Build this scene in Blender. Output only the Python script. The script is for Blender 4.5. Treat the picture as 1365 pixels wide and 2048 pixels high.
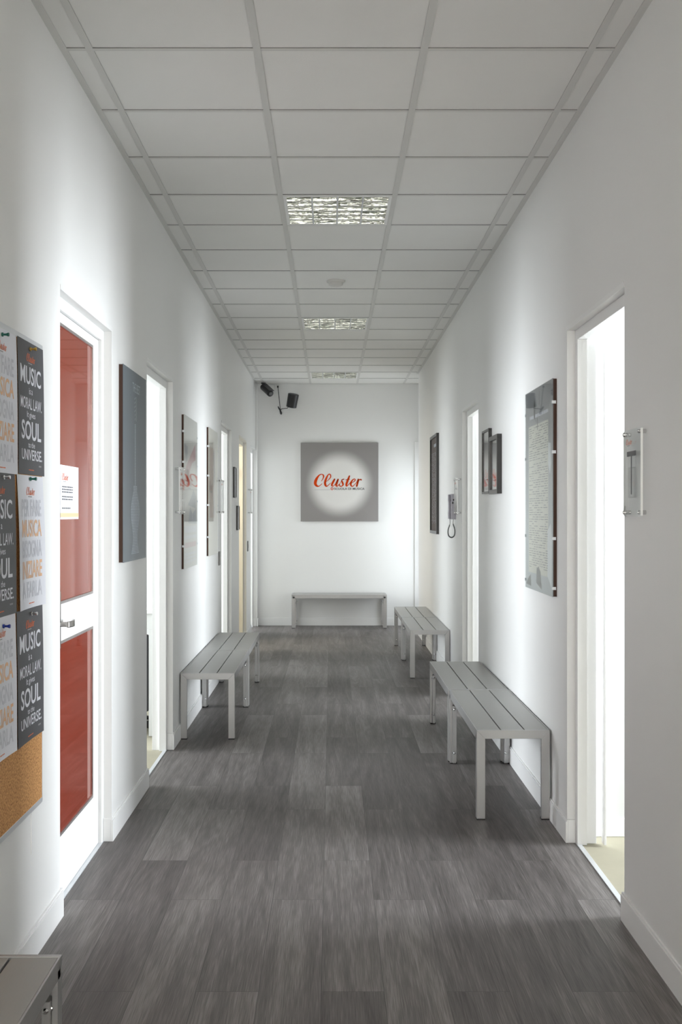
import bpy, bmesh, math, random
from mathutils import Vector as V
for o in list(bpy.data.objects): bpy.data.objects.remove(o)
SC = bpy.context.scene
COL = SC.collection
R = random.Random(7)

# ------------------------------------------------------------------ camera
cam = bpy.data.objects.new('camera', bpy.data.cameras.new('camera')); COL.objects.link(cam)
cam.location = (0, 0, 1.448); cam.rotation_euler = (math.pi/2, 0, 0)
cam.data.sensor_width = 36; cam.data.sensor_fit = 'AUTO'
cam.data.lens = 36*2190/2048
cam.data.shift_x = 19.5/2048; cam.data.shift_y = 2/2048
cam.data.clip_start = 0.02; cam.data.clip_end = 100
SC.camera = cam
# ------------------------------------------------------------------ view + world
SC.view_settings.view_transform = 'Standard'; SC.view_settings.look = 'None'
SC.view_settings.gamma = 1; SC.view_settings.use_curve_mapping = False
SC.view_settings.exposure = 0.56
w = bpy.data.worlds.new('world'); SC.world = w; w.use_nodes = True
w.node_tree.nodes['Background'].inputs[0].default_value = (0.95, 0.97, 1.0, 1)
w.node_tree.nodes['Background'].inputs[1].default_value = 0.55
# ------------------------------------------------------------------ daylight through the windows of the side rooms, plus an added fill lamp
def area(name, loc, rot, sx, sy, power, col=(0.89, 0.945, 1.0), spread=math.pi):
    l = bpy.data.lights.new(name, 'AREA'); l.shape = 'RECTANGLE'; l.size = sx; l.size_y = sy
    l.energy = power; l.color = col; l.spread = spread
    o = bpy.data.objects.new(name, l); COL.objects.link(o); o.location = loc; o.rotation_euler = rot
    return o
H = math.pi/2
RX = (0, H, 0)    # area light facing -X  (light's -Z axis)
LX = (0, -H, 0)   # facing +X
P_R1, P_R2, P_L2, P_L3, P_L4, P_L5, P_RC = 94, 112, 88, 118, 36, 66, 11
area('daylight_R1', (4.35, 4.3, 1.45), RX, 1.9, 1.15, P_R1, spread=math.radians(95))
area('daylight_R2', (4.35, 8.0, 1.55), RX, 1.9, 2.2, P_R2, spread=math.radians(120))
area('daylight_L2', (-4.35, 6.6, 1.55), LX, 1.9, 2.2, P_L2, spread=math.radians(110))
area('daylight_L3', (-4.35, 10.2, 1.55), LX, 1.9, 1.6, P_L3)
area('daylight_L4', (-2.6, 12.0, 2.2), LX, 1.0, 0.8, P_L4, (1.0, 0.95, 0.86))
area('daylight_L5', (-3.2, 13.6, 1.6), LX, 1.8, 0.8, P_L5)
area('daylight_recess', (1.29, 13.58, 1.2), RX, 1.7, 0.6, P_RC)
area('fill_behind_camera', (0.05, -2.4, 1.75), (-H, 0, 0), 1.7, 1.9, 80, (1.0, 0.97, 0.93))  # added fill lamp behind the camera, no entrance is built there

# ------------------------------------------------------------------ materials
def srgb(r, g, b):
    f = lambda c: (c/255/12.92) if c/255 <= 0.04045 else ((c/255+0.055)/1.055)**2.4
    return (f(r), f(g), f(b), 1)
def mat(name, col, rough=0.5, metal=0.0, noise=0.0, nscale=8, bump=0.0, bscale=200, coat=0.0, spec=0.5, stretch=None, emit=0):
    m = bpy.data.materials.new(name); m.use_nodes = True; nt = m.node_tree; b = nt.nodes['Principled BSDF']
    b.inputs['Base Color'].default_value = col; b.inputs['Roughness'].default_value = rough
    b.inputs['Metallic'].default_value = metal; b.inputs['Coat Weight'].default_value = coat
    b.inputs['Coat Roughness'].default_value = 0.03; b.inputs['Specular IOR Level'].default_value = spec
    if emit: b.inputs['Emission Color'].default_value = col; b.inputs['Emission Strength'].default_value = emit
    tc = nt.nodes.new('ShaderNodeTexCoord'); mp = nt.nodes.new('ShaderNodeMapping')
    nt.links.new(tc.outputs['Object'], mp.inputs['Vector'])
    if stretch: mp.inputs['Scale'].default_value = stretch
    n = nt.nodes.new('ShaderNodeTexNoise'); n.inputs['Scale'].default_value = nscale; n.inputs['Detail'].default_value = 4
    nt.links.new(mp.outputs[0], n.inputs['Vector'])
    hs = nt.nodes.new('ShaderNodeMixRGB'); hs.inputs[0].default_value = 1; hs.blend_type = 'MULTIPLY'
    hs.inputs[1].default_value = col
    rmp = nt.nodes.new('ShaderNodeMapRange'); rmp.inputs['To Min'].default_value = 1-noise; rmp.inputs['To Max'].default_value = 1+noise
    nt.links.new(n.outputs['Fac'], rmp.inputs['Value'])
    nt.links.new(rmp.outputs[0], hs.inputs[2])
    nt.links.new(hs.outputs[0], b.inputs['Base Color'])
    if bump:
        n2 = nt.nodes.new('ShaderNodeTexNoise'); n2.inputs['Scale'].default_value = bscale; n2.inputs['Detail'].default_value = 3
        nt.links.new(mp.outputs[0], n2.inputs['Vector'])
        bp = nt.nodes.new('ShaderNodeBump'); bp.inputs['Strength'].default_value = bump; bp.inputs['Distance'].default_value = 0.002
        nt.links.new(n2.outputs['Fac'], bp.inputs['Height']); nt.links.new(bp.outputs[0], b.inputs['Normal'])
    return m
M = {}
M['wall'] = mat('wall_paint', (0.84, 0.84, 0.825, 1), 0.42, noise=0.02, nscale=1.5, bump=0.15, bscale=260, spec=0.3)
M['trim'] = mat('white_trim_paint', (0.86, 0.86, 0.85, 1), 0.35, noise=0.01)
M['roomwall'] = mat('room_wall_paint', (0.70, 0.70, 0.685, 1), 0.7, noise=0.02)
M['tile'] = mat('ceiling_tile', (0.84, 0.835, 0.81, 1), 0.9, noise=0.03, nscale=3, bump=0.35, bscale=320)
M['tee'] = mat('ceiling_grid_paint', (0.68, 0.675, 0.65, 1), 0.55, noise=0.02)
M['gap'] = mat('painted_gap_shade', (0.03, 0.03, 0.03, 1), 0.9)
M['alu'] = mat('brushed_aluminium', (0.47, 0.47, 0.47, 1), 0.36, metal=0.75, noise=0.06, nscale=60, stretch=(20, 1, 20), bump=0.05, bscale=200)
M['slat'] = mat('aluminium_slat', (0.40, 0.40, 0.385, 1), 0.42, metal=0.55, noise=0.05, nscale=40, stretch=(20, 0.6, 1), bump=0.05, bscale=150)
M['chrome'] = mat('chrome', (0.7, 0.7, 0.7, 1), 0.15, metal=1.0, noise=0.02)
M['handle'] = mat('worn_steel_handle', (0.33, 0.31, 0.29, 1), 0.2, metal=1.0, noise=0.1, nscale=60)
M['black'] = mat('black_plastic', (0.02, 0.02, 0.022, 1), 0.35, noise=0.05)
M['blackframe'] = mat('black_frame', (0.018, 0.016, 0.016, 1), 0.3, noise=0.05)
M['foot'] = mat('black_rubber', (0.02, 0.02, 0.02, 1), 0.8)
M['strip'] = mat('threshold_metal', (0.72, 0.74, 0.76, 1), 0.35, metal=0.4, noise=0.03)
M['lino'] = mat('beige_linoleum', (0.42, 0.39, 0.29, 1), 0.6, noise=0.12, nscale=6, bump=0.1)
M['white_paper'] = mat('white_paper', (0.78, 0.79, 0.84, 1), 0.7, noise=0.01)
M['dark_paper'] = mat('dark_grey_paper', (0.075, 0.075, 0.08, 1), 0.55, noise=0.04)
M['ink_white'] = mat('white_ink', (0.75, 0.76, 0.80, 1), 0.6)
M['ink_grey'] = mat('pale_grey_ink', (0.60, 0.61, 0.66, 1), 0.6)
M['ink_peach'] = mat('peach_ink', (0.80, 0.50, 0.30, 1), 0.6)
M['ink_orange'] = mat('orange_ink', (0.75, 0.17, 0.05, 1), 0.6)
M['ink_dim'] = mat('dim_grey_ink', (0.35, 0.34, 0.34, 1), 0.6)
M['ink_red'] = mat('red_ink', (0.62, 0.055, 0.004, 1), 0.8, spec=0.1)
M['ink_dark'] = mat('dark_grey_ink', (0.12, 0.12, 0.125, 1), 0.6)
M['green'] = mat('green_pin_plastic', (0.01, 0.12, 0.09, 1), 0.3)
M['gold'] = mat('brass_pin', (0.55, 0.36, 0.08, 1), 0.3, metal=0.8)
M['blue'] = mat('blue_pin_plastic', (0.01, 0.03, 0.25, 1), 0.3)
M['silver'] = mat('silver_pin', (0.7, 0.7, 0.7, 1), 0.25, metal=0.9)
M['mdf'] = mat('brown_fibreboard', (0.07, 0.03, 0.018, 1), 0.7, noise=0.1)
M['slate'] = mat('slate_grey_print', (0.12, 0.145, 0.165, 1), 0.35, spec=0.25, noise=0.06, nscale=2)
M['ink_pale'] = mat('pale_blue_ink', (0.45, 0.50, 0.56, 1), 0.5)
M['intercom'] = mat('grey_lilac_plastic', (0.50, 0.48, 0.53, 1), 0.4)
M['cord'] = mat('grey_cord', (0.17, 0.18, 0.18, 1), 0.5)
M['white_plastic'] = mat('white_plastic', (0.66, 0.65, 0.62, 1), 0.4)
M['plate'] = mat('grey_switch_plate', (0.22, 0.21, 0.20, 1), 0.4)
M['cream'] = mat('cream_door_paint', (0.80, 0.77, 0.68, 1), 0.4, noise=0.01)
M['desk'] = mat('white_laminate', (0.58, 0.585, 0.565, 1), 0.35)
M['tube'] = mat('fluorescent_tube', (0.85, 0.86, 0.85, 1), 0.3)
M['mirror'] = mat('polished_louvre_aluminium', (0.86, 0.89, 0.81, 1), 0.12, metal=0.82, noise=0.05, bump=0.55, bscale=16, stretch=(0.5, 2.2, 3))
M['mirror'].node_tree.nodes['Bump'].inputs['Distance'].default_value = 0.02
M['beadm'] = mat('glazing_bead_metal', (0.36, 0.33, 0.32, 1), 0.3, metal=0.6, noise=0.15, nscale=60)
M['redglass'] = mat('red_tinted_glass', (0.22, 0.028, 0.011, 1), 0.03, noise=0.03, nscale=1, coat=0.0, spec=0.6)

def clear_mat(name, tint=(0.97, 0.98, 0.98, 1), refl=(1, 1, 1, 1), ior=1.5, extra=0.0):
    m = bpy.data.materials.new(name); m.use_nodes = True; nt = m.node_tree
    for n in list(nt.nodes): nt.nodes.remove(n)
    out = nt.nodes.new('ShaderNodeOutputMaterial'); mx = nt.nodes.new('ShaderNodeMixShader')
    tr = nt.nodes.new('ShaderNodeBsdfTransparent'); tr.inputs[0].default_value = tint
    gl = nt.nodes.new('ShaderNodeBsdfGlossy'); gl.inputs['Roughness'].default_value = 0.02; gl.inputs[0].default_value = refl
    fr = nt.nodes.new('ShaderNodeFresnel'); fr.inputs[0].default_value = ior
    ad = nt.nodes.new('ShaderNodeMath'); ad.operation = 'ADD'; ad.inputs[1].default_value = extra; ad.use_clamp = True
    nt.links.new(fr.outputs[0], ad.inputs[0])
    ge = nt.nodes.new('ShaderNodeNewGeometry'); io = nt.nodes.new('ShaderNodeMapRange'); io.inputs['To Min'].default_value = ior; io.inputs['To Max'].default_value = 1/ior
    nt.links.new(ge.outputs['Backfacing'], io.inputs['Value']); nt.links.new(io.outputs[0], fr.inputs[0])
    nt.links.new(ad.outputs[0], mx.inputs[0]); nt.links.new(tr.outputs[0], mx.inputs[1]); nt.links.new(gl.outputs[0], mx.inputs[2])
    nt.links.new(mx.outputs[0], out.inputs[0]); return m
M['clear'] = clear_mat('clear_acrylic')
M['glass'] = clear_mat('picture_glass', ior=1.16)
M['edge_glow'] = mat('painted_edge_glow', (0.95, 0.96, 0.95, 1), 0.3)  # glow of the panel edges, painted as near-white colour

def floor_mat():
    m = bpy.data.materials.new('grey_oak_laminate'); m.use_nodes = True; nt = m.node_tree; L = nt.links; N = nt.nodes.new
    b = nt.nodes['Principled BSDF']
    tc = N('ShaderNodeTexCoord'); mp = N('ShaderNodeMapping'); mp.inputs['Rotation'].default_value = (0, 0, H); mp.inputs['Location'].default_value = (0.35, 0.03, 0)
    L.new(tc.outputs['Object'], mp.inputs[0])
    br = N('ShaderNodeTexBrick'); br.inputs['Scale'].default_value = 1.0; br.inputs['Brick Width'].default_value = 1.25
    br.inputs['Row Height'].default_value = 0.19; br.inputs['Mortar Size'].default_value = 0.0009; br.inputs['Mortar Smooth'].default_value = 0.1
    br.offset = 0.37; br.offset_frequency = 2; br.inputs['Bias'].default_value = 0
    br.inputs['Color1'].default_value = (0, 0, 0, 1); br.inputs['Color2'].default_value = (1, 1, 1, 1); br.inputs['Mortar'].default_value = (0.35, 0.35, 0.35, 1)
    L.new(mp.outputs[0], br.inputs['Vector'])
    # grain coordinate: jumps from plank to plank
    sep = N('ShaderNodeVectorMath'); sep.operation = 'MULTIPLY_ADD'
    L.new(br.outputs['Color'], sep.inputs[0]); sep.inputs[1].default_value = (3.1, 5.7, 1.3); L.new(tc.outputs['Object'], sep.inputs[2])
    g1m = N('ShaderNodeMapping'); g1m.inputs['Scale'].default_value = (5, 0.4, 1); L.new(sep.outputs[0], g1m.inputs[0])
    g1 = N('ShaderNodeTexNoise'); g1.inputs['Scale'].default_value = 1.0; g1.inputs['Detail'].default_value = 3; g1.inputs['Distortion'].default_value = 0.6
    L.new(g1m.outputs[0], g1.inputs['Vector'])
    # cathedral rings from banding the noise
    band = N('ShaderNodeMath'); band.operation = 'MULTIPLY'; band.inputs[1].default_value = 60; L.new(g1.outputs['Fac'], band.inputs[0])
    sn = N('ShaderNodeMath'); sn.operation = 'SINE'; L.new(band.outputs[0], sn.inputs[0])
    g2m = N('ShaderNodeMapping'); g2m.inputs['Scale'].default_value = (400, 8, 1); L.new(sep.outputs[0], g2m.inputs[0])
    g2 = N('ShaderNodeTexNoise'); g2.inputs['Scale'].default_value = 1.0; g2.inputs['Detail'].default_value = 5; g2.inputs['Distortion'].default_value = 0.15
    L.new(g2m.outputs[0], g2.inputs['Vector'])
    g3m = N('ShaderNodeMapping'); g3m.inputs['Scale'].default_value = (20, 1.2, 1); L.new(sep.outputs[0], g3m.inputs[0])
    g3 = N('ShaderNodeTexNoise'); g3.inputs['Scale'].default_value = 1.0; g3.inputs['Detail'].default_value = 4; L.new(g3m.outputs[0], g3.inputs['Vector'])
    def mul(a, k, c=0):
        x = N('ShaderNodeMath'); x.operation = 'MULTIPLY_ADD'; L.new(a, x.inputs[0]); x.inputs[1].default_value = k; x.inputs[2].default_value = c; return x.outputs[0]
    def add(a, c):
        x = N('ShaderNodeMath'); x.operation = 'ADD'; L.new(a, x.inputs[0]); L.new(c, x.inputs[1]); return x.outputs[0]
    s = add(mul(sn.outputs[0], 0.045), mul(g2.outputs['Fac'], 0.85, 0.03))
    s = add(s, mul(g3.outputs['Fac'], 0.5, -0.24)); s = add(s, mul(br.outputs['Color'], 0.2, -0.1))
    cr = N('ShaderNodeValToRGB'); L.new(s, cr.inputs[0]); e = cr.color_ramp.elements
    e[0].position = 0.2; e[0].color = (0.058, 0.050, 0.047, 1); e[1].position = 0.85; e[1].color = (0.30, 0.279, 0.267, 1)
    k = e.new(0.5); k.color = (0.14, 0.126, 0.12, 1)
    mo = N('ShaderNodeMixRGB'); mo.blend_type = 'MULTIPLY'; L.new(br.outputs['Fac'], mo.inputs[0]); L.new(cr.outputs[0], mo.inputs[1]); mo.inputs[2].default_value = (0.45, 0.45, 0.45, 1)
    L.new(mo.outputs[0], b.inputs['Base Color'])
    rr = N('ShaderNodeMapRange'); L.new(g2.outputs['Fac'], rr.inputs[0]); rr.inputs['To Min'].default_value = 0.42; rr.inputs['To Max'].default_value = 0.6
    L.new(rr.outputs[0], b.inputs['Roughness']); b.inputs['Specular IOR Level'].default_value = 0.45
    bp = N('ShaderNodeBump'); bp.inputs['Strength'].default_value = 0.45; bp.inputs['Distance'].default_value = 0.0015; L.new(s, bp.inputs['Height']); L.new(bp.outputs[0], b.inputs['Normal'])
    return m
M['floor'] = floor_mat()

def cork_mat():
    m = mat('cork', srgb(205, 148, 92), 0.85, bump=0.4, bscale=250); nt = m.node_tree; L = nt.links; N = nt.nodes.new; b = nt.nodes['Principled BSDF']
    tc = N('ShaderNodeTexCoord'); v = N('ShaderNodeTexNoise'); v.inputs['Scale'].default_value = 160; v.inputs['Detail'].default_value = 3
    L.new(tc.outputs['Object'], v.inputs['Vector']); cr = N('ShaderNodeValToRGB'); L.new(v.outputs['Fac'], cr.inputs[0]); e = cr.color_ramp.elements
    e[0].position = 0.3; e[0].color = srgb(150, 95, 50); e[1].position = 0.6; e[1].color = srgb(218, 165, 105)
    L.new(cr.outputs[0], b.inputs['Base Color']); return m
M['cork'] = cork_mat()

def sign_mat():
    # printed panel: pale disc with a soft edge on mid grey (the artwork itself)
    m = mat('printed_disc_panel', (0.2, 0.2, 0.2, 1), 0.6); nt = m.node_tree; L = nt.links; N = nt.nodes.new; b = nt.nodes['Principled BSDF']
    tc = N('ShaderNodeTexCoord'); d = N('ShaderNodeVectorMath'); d.operation = 'DISTANCE'; d.inputs[1].default_value = (0.0, -0.015, -0.02)
    mp = N('ShaderNodeMapping'); mp.inputs['Scale'].default_value = (1, 1, 1); L.new(tc.outputs['Object'], mp.inputs[0])
    L.new(mp.outputs[0], d.inputs[0]); cr = N('ShaderNodeValToRGB'); L.new(d.outputs['Value'], cr.inputs[0]); e = cr.color_ramp.elements
    cr.color_ramp.interpolation = 'EASE'
    e[0].position = 0.26; e[0].color = srgb(226, 224, 220); e[1].position = 0.46; e[1].color = srgb(142, 138, 136)
    L.new(cr.outputs[0], b.inputs['Base Color']); return m
M['sign'] = sign_mat()

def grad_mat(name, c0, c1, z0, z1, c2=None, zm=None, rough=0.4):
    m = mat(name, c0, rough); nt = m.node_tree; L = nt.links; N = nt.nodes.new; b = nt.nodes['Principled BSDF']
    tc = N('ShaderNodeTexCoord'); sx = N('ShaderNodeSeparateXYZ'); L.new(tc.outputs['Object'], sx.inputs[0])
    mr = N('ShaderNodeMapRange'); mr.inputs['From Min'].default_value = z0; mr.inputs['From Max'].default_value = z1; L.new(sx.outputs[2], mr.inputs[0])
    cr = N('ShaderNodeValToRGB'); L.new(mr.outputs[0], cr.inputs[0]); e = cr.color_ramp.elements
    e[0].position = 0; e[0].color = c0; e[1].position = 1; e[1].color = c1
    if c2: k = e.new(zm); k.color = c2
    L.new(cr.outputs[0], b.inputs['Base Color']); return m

# ------------------------------------------------------------------ geometry helpers
class Plane:
    """wall-mounted frame: u to the reader's right, v up, n out of the wall"""
    def __init__(s, o, u, n): s.o = V(o); s.u = V(u); s.v = V((0, 0, 1)); s.n = V(n)
    def P(s, u, v, h=0.0): return s.o + s.u*u + s.v*v + s.n*h
XL, XR, ZC, YB = -0.973, 1.041, 3.109, 14.1
def left_plane(y, z, x=XL): return Plane((x, y, z), (0, 1, 0), (1, 0, 0))
def right_plane(y, z, x=XR): return Plane((x, y, z), (0, -1, 0), (-1, 0, 0))
def back_plane(x, z, y=YB): return Plane((x, y, z), (1, 0, 0), (0, -1, 0))

class MB:
    def __init__(s): s.v = []; s.f = []
    def add(s, vs, fs):
        b = len(s.v); s.v += [V(p) for p in vs]; s.f += [tuple(b+i for i in f) for f in fs]; return s
    def box(s, p0, p1):
        x0, x1 = sorted((p0[0], p1[0])); y0, y1 = sorted((p0[1], p1[1])); z0, z1 = sorted((p0[2], p1[2]))
        return s.add([(x0,y0,z0),(x1,y0,z0),(x1,y1,z0),(x0,y1,z0),(x0,y0,z1),(x1,y0,z1),(x1,y1,z1),(x0,y1,z1)],
                     [(0,3,2,1),(4,5,6,7),(0,1,5,4),(1,2,6,5),(2,3,7,6),(3,0,4,7)])
    def pbox(s, pl, u0, u1, v0, v1, h0, h1):
        return s.box(pl.P(u0, v0, h0), pl.P(u1, v1, h1))
    def prism(s, pts, d):
        d = V(d); n = len(pts); vs = [V(p) for p in pts]; vs += [p+d for p in vs]
        return s.add(vs, [tuple(range(n-1, -1, -1)), tuple(range(n, 2*n))] + [(i, (i+1) % n, n+(i+1) % n, n+i) for i in range(n)])
    def poly(s, pts): return s.add(pts, [tuple(range(len(pts)))])
    def tube(s, pts, r, seg=10, cap=True, closed=False):
        pts = [V(p) for p in pts]; n = len(pts); rs = r if isinstance(r, (list, tuple)) else [r]*n
        rings = []; up = None
        for i, p in enumerate(pts):
            if closed: t = pts[(i+1) % n]-pts[i-1]
            else: t = pts[min(i+1, n-1)]-pts[max(i-1, 0)]
            t.normalize()
            if up is None: up = V((0, 0, 1)) if abs(t.z) < 0.9 else V((1, 0, 0))
            a = t.cross(up); 
            if a.length < 1e-6: a = t.cross(V((0.3, 1, 0.2)))
            a.normalize(); b2 = a.cross(t).normalized(); up = b2
            rings.append([p + a*math.cos(2*math.pi*k/seg)*rs[i] + b2*math.sin(2*math.pi*k/seg)*rs[i] for k in range(seg)])
        vs = [q for rg in rings for q in rg]; fs = []
        for i in range(n if closed else n-1):
            j = (i+1) % n
            for k in range(seg): fs.append((i*seg+k, i*seg+(k+1) % seg, j*seg+(k+1) % seg, j*seg+k))
        if cap and not closed: fs += [tuple(range(seg-1, -1, -1)), tuple((n-1)*seg+k for k in range(seg))]
        return s.add(vs, fs)
    def cyl(s, p0, p1, r, seg=16): return s.tube([p0, p1], r, seg)
    def build(s, name, m, parent=None, bevel=0.0, smooth=False, loc=None):
        off = V(parent_world(parent)) if parent else V(loc or (0, 0, 0))
        me = bpy.data.meshes.new(name); me.from_pydata([tuple(p-off) for p in s.v], [], s.f); me.materials.append(m)
        bm = bmesh.new(); bm.from_mesh(me); bmesh.ops.recalc_face_normals(bm, faces=bm.faces); bm.to_mesh(me); bm.free()
        me.update()
        if smooth:
            for p in me.polygons: p.use_smooth = True
        o = bpy.data.objects.new(name, me); COL.objects.link(o)
        if parent: o.parent = parent
        else: o.location = off
        if bevel:
            b = o.modifiers.new('bevel', 'BEVEL'); b.width = bevel; b.segments = 2; b.limit_method = 'ANGLE'; b.angle_limit = math.radians(40)
        if smooth:
            me.set_sharp_from_angle(angle=math.radians(40))
        return o
def parent_world(o):
    p = V((0, 0, 0))
    while o: p = p + o.location; o = o.parent
    return p
def tag(o, label, cat=None, group=None):
    o['label'] = label
    if cat: o['category'] = cat
    if group: o['group'] = group
    return o
def thing(name, loc, label, cat, group=None):
    o = bpy.data.objects.new(name, None); COL.objects.link(o); o.location = loc; o.empty_display_size = 0.1
    return tag(o, label, cat, group)
def struct(o): o['kind'] = 'structure'; return o
def copy_tree(o, parent=None):
    c = o.copy(); COL.objects.link(c)
    if parent: c.parent = parent
    for ch in list(o.children): copy_tree(ch, c)
    return c

def glyphs(body, bold=0.0, spacing=1.0):
    cu = bpy.data.curves.new('t', 'FONT'); cu.body = body; cu.size = 1; cu.offset = bold; cu.resolution_u = 3; cu.space_character = spacing
    ob = bpy.data.objects.new('t', cu); COL.objects.link(ob)
    dg = bpy.context.evaluated_depsgraph_get(); dg.update()
    me = bpy.data.meshes.new_from_object(ob.evaluated_get(dg))
    vs = [(v.co.x, v.co.y) for v in me.vertices]; fs = [tuple(p.vertices) for p in me.polygons]
    bpy.data.objects.remove(ob); bpy.data.curves.remove(cu); bpy.data.meshes.remove(me)
    return vs, fs
def put_text(mb, fn, body, u0, u1, v0, v1, bold=0.0):
    """text stretched into the box u0..u1, v0..v1 of a surface fn(u, v)"""
    vs, fs = glyphs(body, bold)
    xs = [a for a, b in vs]; ys = [b for a, b in vs]; x0, x1, y0, y1 = min(xs), max(xs), min(ys), max(ys)
    mb.add([fn(u0+(a-x0)/(x1-x0)*(u1-u0), v0+(b-y0)/(y1-y0)*(v1-v0)) for a, b in vs], fs)
def catmull(pts, n=6):
    out = []
    P = [pts[0]] + list(pts) + [pts[-1]]
    for i in range(1, len(P)-2):
        for k in range(n):
            t = k/n
            out.append(tuple(0.5*((2*P[i][j]) + (-P[i-1][j]+P[i+1][j])*t + (2*P[i-1][j]-5*P[i][j]+4*P[i+1][j]-P[i+2][j])*t*t
                       + (-P[i-1][j]+3*P[i][j]-3*P[i+1][j]+P[i+2][j])*t**3) for j in range(3)))
    out.append(tuple(pts[-1])); return out
SCRIPT = [
 [(402,78,7),(430,120,14),(437,160,22),(412,183,12),(368,165,20),(327,105,40),(312,45,42),(335,8,30),(372,5,12),(415,42,7)],
 [(455,60,6),(508,95,9),(543,140,16),(538,178,16),(510,178,16),(480,125,28),(460,60,34),(468,15,30),(490,3,14),(545,52,7)],
 [(603,106,24),(575,55,32),(562,18,26),(580,3,12),(615,35,8),(650,90,10)],
 [(656,104,24),(636,50,32),(628,15,26),(645,3,14),(690,50,7)],
 [(690,50,7),(720,100,10),(744,108,14)],[(738,104,10),(712,98,12),(722,60,26),(732,28,24),(712,3,14),(684,4,16),(676,28,12)],
 [(828,156,22),(800,85,32),(780,25,28),(790,4,14),(830,45,7)],[(768,98,8),(800,102,12),(836,110,8)],
 [(830,45,7),(880,62,9),(914,92,16),(904,112,12),(872,92,20),(848,45,30),(856,8,20),(885,6,12),(935,60,7)],
 [(935,60,7),(962,112,18),(955,70,28),(938,5,26)],[(950,50,10),(978,100,14),(1004,100,24)]]
def ribbon(mb, fn, stroke):
    pts = catmull(stroke, 5); L_, R_ = [], []
    for i, (x, y, wd) in enumerate(pts):
        a = pts[max(i-1, 0)]; b = pts[min(i+1, len(pts)-1)]; tx, ty = b[0]-a[0], b[1]-a[1]; l = math.hypot(tx, ty) or 1
        nx, ny = -ty/l, tx/l; h = abs(wd)/2
        L_.append((x+nx*h, y+ny*h)); R_.append((x-nx*h, y-ny*h))
    n = len(pts); vs = [fn(*p) for p in L_] + [fn(*p) for p in R_]
    mb.add(vs, [(i, i+1, n+i+1, n+i) for i in range(n-1)])
    for (x, y, wd) in (pts[0], pts[-1]):
        if wd > 9: mb.poly([fn(x+wd/2*math.cos(k*math.pi/5), y+wd/2*math.sin(k*math.pi/5)) for k in range(10)])
def logo(parent, fn, u0, v0, width, m1, m2, m3=None, detail=True, name='logo_script'):
    """script logo whose baseline starts at (u0, v0)"""
    k = width/710.0
    g = lambda x, y: fn(u0+(x-300)*k, v0+y*k)
    a = MB()
    for st in SCRIPT: ribbon(a, g, st)
    a.build(name, m1, parent)
    b = MB()
    if detail: put_text(b, fn, 'SCUOLA DI MUSICA', u0+297*k, u0+757*k, v0-53*k, v0-19*k, 0.012)
    else: b.poly([g(420, -52), g(757, -52), g(757, -30), g(420, -30)])
    b.build('logo_subtitle', m2, parent)
    if detail:
        c = MB()
        ring = [(565+math.cos(t*math.pi/12)*r, -35+math.sin(t*math.pi/12)*r) for t in range(24) for r in (21, 12)]
        c.add([g(*p) for p in ring], [(2*i, 2*((i+1) % 24), 2*((i+1) % 24)+1, 2*i+1) for i in range(24)])
        c.build('logo_ring', m1, parent)
        d = MB(); d.poly([g(300, -54), g(540, -54), g(540, -50), g(300, -50)]); d.build('logo_rule', m3 or m2, parent)
def dashes(mb, fn, u0, u1, v, h, rnd, wmin=0.01, wmax=0.05, gap=0.006, fill=1.0):
    u = u0
    while u < u1:
        wd = min(rnd.uniform(wmin, wmax), u1-u)
        if rnd.random() < fill: mb.poly([fn(u, v), fn(u+wd, v), fn(u+wd, v+h), fn(u, v+h)])
        u += wd+gap

# ------------------------------------------------------------------ structure
LOPEN = [(3.925, 4.838), (5.77, 6.705), (9.69, 10.64), (11.55, 12.48), (13.22, 14.0)]
ROPEN = [(3.885, 4.818), (7.745, 8.67)]
ZO = 2.25; TH = 0.12; Y0 = -2.6; YR = 13.05
def wall_side(name, x, sgn, opens, y0, y1):
    mb = MB(); ys = [y0] + [v for o in opens for v in o] + [y1]
    for i in range(0, len(ys), 2): mb.box((x, ys[i], 0), (x+sgn*TH, ys[i+1], 3.35))
    for a, b in opens: mb.box((x, a, ZO), (x+sgn*TH, b, 3.35))
    struct(mb.build(name, M['wall']))
wall_side('wall_left', XL, -1, LOPEN, Y0, 14.1)
wall_side('wall_right', XR, 1, ROPEN, Y0, YR)
struct(MB().box((-4.7, YB, 0), (4.7, YB+0.12, 3.35)).build('wall_back', M['wall']))
struct(MB().box((XL-0.12, Y0-0.12, 0), (XR+0.12, Y0, 3.35)).build('wall_front', M['wall']))
struct(MB().box((XL, 14.0, 0), (XL+0.024, 14.1, ZC)).build('wall_left_pier', M['wall']))
fl = struct(MB().box((-1.008, Y0, -0.03), (1.078, 14.1, 0)).box((1.078, YR, -0.03), (1.35, 14.1, 0)).build('floor', M['floor']))
# ceiling: lay-in tiles, with openings where the luminaires sit
CX = [XL, -0.867, -0.267, 0.333, 0.933, XR]
KY = [3.915+0.6*k for k in range(-11, 18)]
FIX = [5.715, 9.315, 12.915]
mb = MB()
for i in range(5):
    for j in range(len(KY)-1):
        y0, y1 = KY[j], min(KY[j+1], YB)
        if i == 2 and any(abs(y0-f) < 0.01 for f in FIX): continue
        x0, x1 = CX[i], CX[i+1]
        if i == 4 and y0 > 12.9: x1 = 1.35
        mb.box((x0+0.0015, y0+0.0015, ZC+0.003), (x1-0.0015, y1-0.0015, ZC+0.018))
struct(mb.build('ceiling', M['tile']))
struct(MB().box((-4.7, Y0, 3.35), (4.7, 14.25, 3.45)).build('ceiling_slab', M['roomwall']))
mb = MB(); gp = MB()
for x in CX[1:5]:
    mb.box((x-0.0135, Y0, ZC), (x+0.0135, YB, ZC+0.001)); gp.box((x-0.0128, Y0, ZC+0.001), (x+0.0128, YB, ZC+0.003))
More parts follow.
